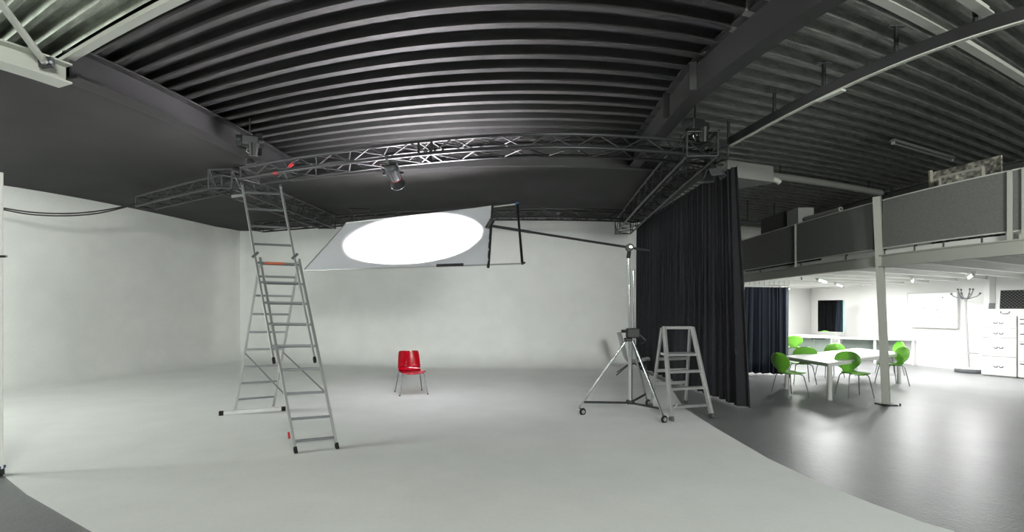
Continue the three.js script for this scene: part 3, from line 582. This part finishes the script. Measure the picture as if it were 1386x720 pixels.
// things stored on the mezzanine
{
  const dep = (px, X) => along(px, X);
  const standBoard = (name, px0, px1, yTop0, yTop1, X, t, mat, label, cat) => { const a = col(px0, dep(px0, X), 2.61), b = col(px1, dep(px1, X), 2.61);
    const H0 = at(px0, yTop0, -a.z).y - 2.61, g = sweep([a, a.clone().lerp(b, .5), b], rect(t, H0)); const m = solo(name, g, mat, label, cat); rebaseMesh(m, a.clone().lerp(b, .5)); return m; };
  standBoard('display_board', 1031, 1075, 297, 286, 5.75, .04, std(0x5a5a5a, .9), 'dark grey felt board leaning behind the far guard panel', 'board');
  standBoard('storage_box', 1075.5, 1091, 286, 283, 5.85, .35, std(0xa4a5a2, .8), 'pale grey box on the mezzanine beside dark felt board', 'box');
  { const a = at(1091, 296, along(1091, 5.8)), b = at(1138, 283, along(1138, 5.8)), t = thing('paper_roll', 'long pale paper roll lying on top of guard panel edge', 'roll'); bar('roll', a, b, .05, std(0xa5a5a0, .8), t); bar('core', b.clone().lerp(a, -.02), b.clone().lerp(a, .03), .02, M.castGrey, t); rebase(t, a.clone()); }
  const pa = thing('canvas_painting', 'large marbled grey canvas leaning above the guard panels', 'painting');
  { const a = col(1264, dep(1264, 5.95), 2.63), b = col(1356, dep(1356, 5.95), 2.63), h = at(1264, 233, -a.z).y - 2.63; part('canvas', sweep([a, b], rect(.03, h)), M.painting, pa); rail('wood_bar', a.clone().add(V(-.02, 0, .02)), a.clone().add(V(-.07, h + .02, .02)), .05, .04, V(1, 0, 0), std(0xbdb8a8, .8), pa); rebase(pa, a.clone()); }
  const pb = thing('canvas_painting', 'smaller marbled canvas in pale frame leaning on larger canvas', 'painting');
  { const a = col(1273, dep(1273, 5.75), 2.63), b = col(1331, dep(1331, 5.75), 2.63), h = at(1273, 240, -a.z).y - 2.63; part('canvas', sweep([a, b], rect(.025, h)), M.painting, pb); for (const [p, q] of [[a.clone().setY(2.63 + h), b.clone().setY(2.63 + h)], [a, a.clone().setY(2.63 + h)], [b, b.clone().setY(2.63 + h)]]) rail('frame', p, q, .035, .04, V(.6, .1, .8), std(0xb5b2a8, .8), pb); rebase(pb, a.clone()); }
  const low = (name, px0, px1, h, mat, label, cat) => { const a = col(px0, along(px0, 5.68), 2.61), b = col(px1, along(px1, 5.68), 2.61); rebaseMesh(solo(name, sweep([a, b], rect(.12, h)), mat, label, cat), a.clone().lerp(b, .5)); };
  low('storage_case', 1271.5, 1287, .3, M.black, 'black case on the mezzanine seen through gap under panel', 'case');
  low('marbled_board', 1288, 1349, .24, M.painting, 'marbled board lying behind the gap under the guard panel', 'board');
  low('storage_case', 1350, 1357.5, .3, M.black, 'slim black case at the end of marbled board', 'case');
  low('dark_plank', 1012, 1074, .2, M.black, 'long dark plank behind the gap under far guard panel', 'plank');
  low('ribbed_crate', 1080, 1108, .22, std(0x2e2c2a, .8), 'dark ribbed crate behind the gap beside the panel seam', 'crate');
}

// ------------------------------------------------------------------ fluorescent battens
function batten(label, p, turn, len, lit, power = 0, color = 0xffffff, group) {
  const b = thing('fluorescent_batten', label, 'lamp', group);
  bx('body', len, .05, .09, 0, .05, 0, lit ? M.whiteGloss : M.tubeOff, b, .01);
  for (const s of [-1, 1]) { bx('lamp_holder', .03, .06, .05, s * (len / 2 - .02), .01, 0, M.whiteGloss, b, .005); }
  const t = part('tube', new THREE.CylinderGeometry(.016, .016, len - .06, 12), lit ? M.glow : M.tubeOff, b); t.rotation.z = Math.PI / 2; t.position.y = 0;
  if (lit) { const L = new THREE.RectAreaLight(color, power, len - .06, .16); L.name = 'lamp_light'; L.position.y = -.022; L.rotation.x = -Math.PI / 2; b.add(L); }
  return place(b, p, turn);
}
{
  const a = col(1208, across(1208, 6.85), 4.5), c = col(1289, across(1289, 6.85), 4.5), mid = a.clone().lerp(c, .5);
  batten('unlit fluorescent batten under the zinc roof above the guard panels', mid, Math.atan2(-(c.z - a.z), c.x - a.x), a.distanceTo(c), false);
  for (const [X, Z, near] of [[8.6, 12.6, 'over the wall table'], [8.6, 9.4, 'in front of the whiteboard'], [7.0, 11.0, 'over the meeting table'], [8.5, 7.4, 'near the drawer cabinets'], [8.2, 15.2, 'over the counter with mirror']]) batten('lit fluorescent batten under the mezzanine ceiling ' + near, plan(X, Z, 2.33), .9, 1.5, true, LIGHT.room.power, LIGHT.room.color, 'lit battens of the lounge');
}
// added lamps out of frame: one casts shadows rightward, one brightens the left wall
function added_softbox(label, { pos, aim, w, h, power, color }) {
  const s = thing('added_softbox', label, 'added_softbox'), p = V(...pos), d = V(...aim).sub(p);
  const yaw = Math.atan2(-d.x, -d.z), pitch = Math.atan2(d.y, Math.hypot(d.x, d.z));
  const hd = new THREE.Group(); hd.name = 'head'; s.add(hd); hd.position.y = p.y; hd.rotation.set(pitch, yaw, 0, 'YXZ');
  const cone = new THREE.CylinderGeometry(.72, .12, .7, 4, 1, true); cone.rotateY(Math.PI / 4); cone.rotateX(-Math.PI / 2); cone.scale(w, h, 1); cone.translate(0, 0, .36); 
  part('hood', cone, M.black, hd); part('diffuser', box(w, h, .01, .002), M.glow, hd).position.z = .0;
  const L = new THREE.RectAreaLight(color, power, w, h); L.name = 'lamp_light'; L.position.z = -.02; hd.add(L);
  bar('pole', V(0, .1, 0), V(0, p.y, 0), .03, M.chrome, s).position.add(V(-d.x, 0, -d.z).normalize().multiplyScalar(.75));
  const o = V(-d.x, 0, -d.z).normalize().multiplyScalar(.75); for (let k = 0; k < 3; k++) bar('leg', V(o.x, .8, o.z), V(o.x + .8 * Math.cos(k * 2.09), .02, o.z + .8 * Math.sin(k * 2.09)), .015, M.chrome, s);
  s.position.set(p.x, 0, p.z); return s;
}
added_softbox('added soft light on a stand out of view, for light from the left', LIGHT.key);  // added stand-in for the unseen source of the left light
added_softbox('added soft light on a stand out of view, brightening the left studio wall', LIGHT.second);  // added to brighten the left wall, no such lamp is known
batten('lit fluorescent batten under the hall roof beside the mezzanine', V(5.2, 4.42, -3.0), 1.3, 1.5, true, LIGHT.hallRight.power, LIGHT.hallRight.color, 'lit battens of the hall');
batten('added lit fluorescent batten under the hall roof behind the camera', V(0, 4.3, 2.5), 0, 1.5, true, LIGHT.hallBack.power, LIGHT.hallBack.color, 'lit battens of the hall');  // unseen lamp added as weak fill from behind

// ------------------------------------------------------------------ lounge furniture
{
  const H = .67, t = thing('meeting_table', 'white meeting table on round legs among the green chairs', 'table');
  const A = onFloor(1059, 482, H), B = onFloor(1121, 491.5, H), D = onFloor(1160, 471, H), C = B.clone().add(D).sub(A).lerp(B.clone().add(D).sub(A), 1);
  part('tabletop', prism([A, B, C, D], H - .028, H), M.whiteGloss, t);
  part('apron', prism([A, B, C, D].map(p => p.clone().lerp(A.clone().add(C).multiplyScalar(.5), .05)), H - .075, H - .028), M.white, t);
  const mid = A.clone().add(C).multiplyScalar(.5);
  for (const p of [A, B, C, D]) { const q = p.clone().lerp(mid, .07); bar('leg', q.clone().setY(0), q.clone().setY(H - .03), .042, M.whiteGloss, t); bar('foot', q.clone().setY(0), q.clone().setY(.02), .046, M.paleSteel, t); }
  rebase(t, mid.clone().setY(0));
}
{
  const H = .74, c = thing('counter', 'white counter with grey front panel under the leaning mirror', 'counter');
  const A = atH(1062, 451.5, H), B = atH(1139, 453.9, H), C = atH(1123, 456.5, H), D = atH(1058, 455, H);
  part('worktop', prism([D, C, B, A], H - .035, H), M.whiteGloss, c);
  const f0 = D.clone().lerp(A, .1), f1 = C.clone().lerp(B, .1), fwd = f1.clone().sub(f0);
  for (let k = 0; k < 3; k++) { const a = f0.clone().addScaledVector(fwd, k / 3 + .004), b = f0.clone().addScaledVector(fwd, (k + 1) / 3 - .004); part('front_panel', sweep([a.setY(.06), b.setY(.06)], rect(.03, H - .1)), M.modesty, c); }
  const s0 = f0.clone().addScaledVector(fwd, .6), s1 = f0.clone().addScaledVector(fwd, .88), o = V(-.02, 0, .05); part('drawer_slot', sweep([s0.setY(H - .075).add(o), s1.setY(H - .075).add(o)], rect(.03, .04)), M.black, c);
  part('side_panel', sweep([C.clone().setY(.02).lerp(B, .1).setY(.02), B.clone().setY(.02)], rect(.03, H - .06)), M.white, c);
  rebase(c, D.clone().setY(0));
  const t = thing('wall_table', 'long white table with grey modesty panel against the white wall', 'table');
  const a = atH(1128, 457, H), b = atH(1240, 460, H), w = b.clone().sub(a), n = V(w.z, 0, -w.x).normalize().multiplyScalar(.75); if (n.z > 0) n.negate();
  const n2 = V(Math.abs(n.x), 0, n.z);
  part('tabletop', prism([a, b, b.clone().add(n2), a.clone().add(n2)], H - .03, H), M.whiteGloss, t);
  for (const k of [.07, .52, .965]) for (const q of [.08, .92]) { const p = a.clone().lerp(b, k).addScaledVector(n2, q); bar('leg', p.clone().setY(0), p.clone().setY(H - .03), .04, M.whiteGloss, t); }
  for (const [k0, k1] of [[.1, .5], [.54, .94]]) { const p = a.clone().lerp(b, k0).addScaledVector(n2, .55), q = a.clone().lerp(b, k1).addScaledVector(n2, .55); part('modesty_panel', sweep([p.setY(.16), q.setY(.16)], rect(.02, H - .22)), M.modesty, t); }
  rebase(t, a.clone().setY(0));
}
{
  const g = thing('mirror', 'upright frameless wall mirror with turquoise glass edge above the counter', 'mirror'), w = .74, h = 1.07;
  bx('glass', w, h, .012, 0, h / 2, .008, M.mirror, g, .002); bx('backing', w + .004, h + .004, .014, 0, h / 2, -.006, M.board, g, .002);
  bx('glass_edge', .035, h, .03, w / 2 + .01, h / 2, 0, M.glassEdge, g, .003);
  place(g, at(1124, 449, 17.5), -.71);
}
{
  const wallAt = (px, Y, off = .06) => col(px, along(px, 10.3 - off), Y);
  const b = thing('whiteboard', 'empty framed whiteboard mounted on the white wall', 'whiteboard');
  const a = wallAt(1229, 1.12), c = wallAt(1296, 1.12); part('panel', sweep([a, c], rect(.02, .98)), M.board, b);
  const side = c.clone().sub(a).normalize(), al = std(0xc9cac8, .5, .3), up = V(0, .98, 0);
  for (const [p, q] of [[a, c], [a.clone().add(up), c.clone().add(up)]]) rail('frame', p, q, .035, .035, V(0, 1, 0), al, b); for (const p of [a, c]) rail('frame', p, p.clone().add(up), .03, .035, side, al, b);
  for (const [u, v] of [[.35, .55], [.62, .5], [.68, .3], [.72, .85], [.93, .1]]) { const m = part('magnet', new THREE.CylinderGeometry(.014, .014, .01, 10), M.castGrey, b); m.position.copy(a).lerp(c, u); m.position.y += .98 * v; m.position.add(V(-.02, 0, .02)); m.quaternion.setFromUnitVectors(V(0, 1, 0), V(-.7, 0, .7)); }
  rebase(b, a.clone());
}
{
  const s = thing('coat_stand', 'chrome coat stand with branching hooks and heavy round base', 'coat stand'), Hh = 1.88;
  part('base', new THREE.LatheGeometry([[0, 0], [.29, 0], [.3, .02], [.3, .075], [.28, .09], [.05, .1], [0, .1]].map(a => new THREE.Vector2(...a)), 36), M.castGrey, s);
  part('base_cover', new THREE.LatheGeometry([[0, .092], [.275, .092], [.26, .105], [.03, .125], [0, .125]].map(a => new THREE.Vector2(...a)), 36), M.paleSteel, s);
  bar('pole', V(0, .1, 0), V(-.1, Hh, 0), .022, M.alu, s);
  const ring = part('umbrella_ring', new THREE.TorusGeometry(.2, .012, 8, 32), M.alu, s); ring.rotation.x = Math.PI / 2; ring.position.set(-.025, .5, 0); for (let k = 0; k < 3; k++) bar('ring_spoke', V(-.025, .5, 0), V(-.025 + .2 * Math.cos(k * 2.1), .5, .2 * Math.sin(k * 2.1)), .008, M.alu, s);
  const hubb = part('hub', new THREE.SphereGeometry(.045, 14, 10), M.alu, s); hubb.position.set(-.1, Hh, 0);
  for (let k = 0; k < 8; k++) { const c = Math.cos(k * .785 + .2), n = Math.sin(k * .785 + .2), R = k % 2 ? .29 : .17, U = k % 2 ? .15 : .26; tube('hook', [V(-.1, Hh, 0), V(-.1 + .45 * R * c, Hh + .04, .45 * R * n), V(-.1 + .85 * R * c, Hh + .6 * U, .85 * R * n), V(-.1 + R * c, Hh + U, R * n)], .012, M.aluDark, s, 10); const kn = part('hook_ball', new THREE.SphereGeometry(.024, 10, 8), M.castGrey, s); kn.position.set(-.1 + R * c, Hh + U, R * n); }
  place(s, onFloor(1312, 504));
}
function drawers(label, p, turn, w, h, splits, slot) {
  const d = thing('drawer_cabinet', label, 'cabinet', 'white drawer cabinets by the wall');
  bx('body', w, h, .5, 0, h / 2 + .03, -.26, M.whiteGloss, d, .004); bx('plinth', w - .04, .03, .44, 0, .015, -.26, M.paleSteel, d);
  bx('top', w + .01, .025, .53, 0, h + .04, -.25, M.whiteGloss, d);
  let y = h + .02; for (const s of splits) { const hh = s * h, f = bx('drawer', w - .016, hh - .022, .024, 0, y - hh / 2, .002, M.whiteGloss, d, .004); const hd = new THREE.Group();
    if (slot) { const m = part('handle', box(.18, .022, .02), M.black, f); m.position.set(-w / 2 + .13, hh / 2 - .05, .012); } else for (const sx of [-1, 1]) { const m = part('handle', new THREE.TorusGeometry(.035, .01, 6, 14, Math.PI), M.castGrey, f); m.rotation.z = Math.PI; m.position.set(sx * .05, .01, .016); }
    y -= hh; }
  return place(d, p, turn);
}
{
  const a = col(1328, 12.75, 0), b = col(1376, 12.2, 0), turn = Math.atan2(-(b.z - a.z), b.x - a.x), w = a.distanceTo(b), H = 1.42;
  drawers('white four-drawer cabinet with looped handles beside the coat stand', a.clone().lerp(b, .5), turn, w, H, [.19, .165, .32, .325], false);
  const dir = b.clone().sub(a).normalize(); drawers('white drawer cabinet with dark slot handles at the corner', b.clone().addScaledVector(dir, .42), turn, .8, H, [.075, .17, .165, .33, .26], true);
  const c = thing('tool_case', 'open pale equipment case with black foam in its raised lid', 'case');
  bx('base', .78, .16, .36, 0, .08, 0, M.whiteGloss, c, .01); bx('rim', .79, .015, .37, 0, .155, 0, M.paleSteel, c);
  const lid = part('lid', box(.6, .46, .08, .01), M.darkMetal, c); lid.position.set(.08, .39, -.17); lid.rotation.x = -.15; const fo = part('foam', box(.56, .42, .03, .004), M.foam, lid); fo.position.z = .045;
  tube('handle', [V(-.12, .1, .185), V(-.11, .06, .215), V(.03, .06, .215), V(.04, .1, .185)], .012, M.aluDark, c, 12);
  for (const x of [-.27, .27]) bx('latch', .07, .04, .015, x, .125, .186, M.paleSteel, c); const sp = bx('side_flap', .12, .16, .02, -.32, .23, .06, M.castGrey, c); sp.rotation.x = -.35;
  place(c, col(1367, 12.55, H + .053), turn);
  const pr = at(1084, 372, 12.5), k = thing('ceiling_hook', 'small metal hook hanging below the mezzanine ceiling', 'hook'); bar('stem', pr.clone().setY(2.53), pr, .02, M.castGrey, k); bar('arm', pr, pr.clone().add(V(0, -.12, .04)), .014, M.castGrey, k); bar('plate', pr.clone().add(V(-.07, .06, 0)), pr.clone().add(V(.07, .06, 0)), .03, M.paleSteel, k); rebase(k, pr.clone());
}

// ------------------------------------------------------------------ edge of a standing flat and the hanging cables
{
  const b = onFloor(0, 645), f = thing('studio_flat', 'white standing flat panel with black foot at the floor edge', 'panel');
  const p = V(b.x - .135, 0, b.z - .01);
  bx('panel', .3, 2.86, .022, p.x, 1.5, p.z, M.white, f, .004); bx('foot', .28, .07, .09, p.x, .035, p.z + .01, M.black, f); bx('foot_band', .292, .03, .092, p.x, .085, p.z + .005, M.blue, f);
  bar('latch', at(0, 347, 4.98), at(9, 347, 4.98), .012, M.black, f); rebase(f, p);
  const end = at(184, 275, 11.0);
  for (const [k, o] of [[0, 0], [1, 3]]) { const m = new THREE.TubeGeometry(new THREE.CatmullRomCurve3([[-20, 279], [0, 281 + o * .6], [40, 287 + o], [90, 289 + o], [130, 286 + o], [160, 281 + o * .6], [184, 276]].map(([x, y], i) => at(x, y, lerp(9.6, 10.7, i / 6)))), 40, .014, 6); const c = solo('cable', m, M.black, (k ? 'lower' : 'upper') + ' black cable of the sagging pair at the truss stub', 'cable', 'cables to the truss stub'); rebaseMesh(c, at(90, 289, 10)); }
}

scene.traverse(o => { if (o.isMesh) o.castShadow = o.receiveShadow = true; });
renderer.render(scene, camera);
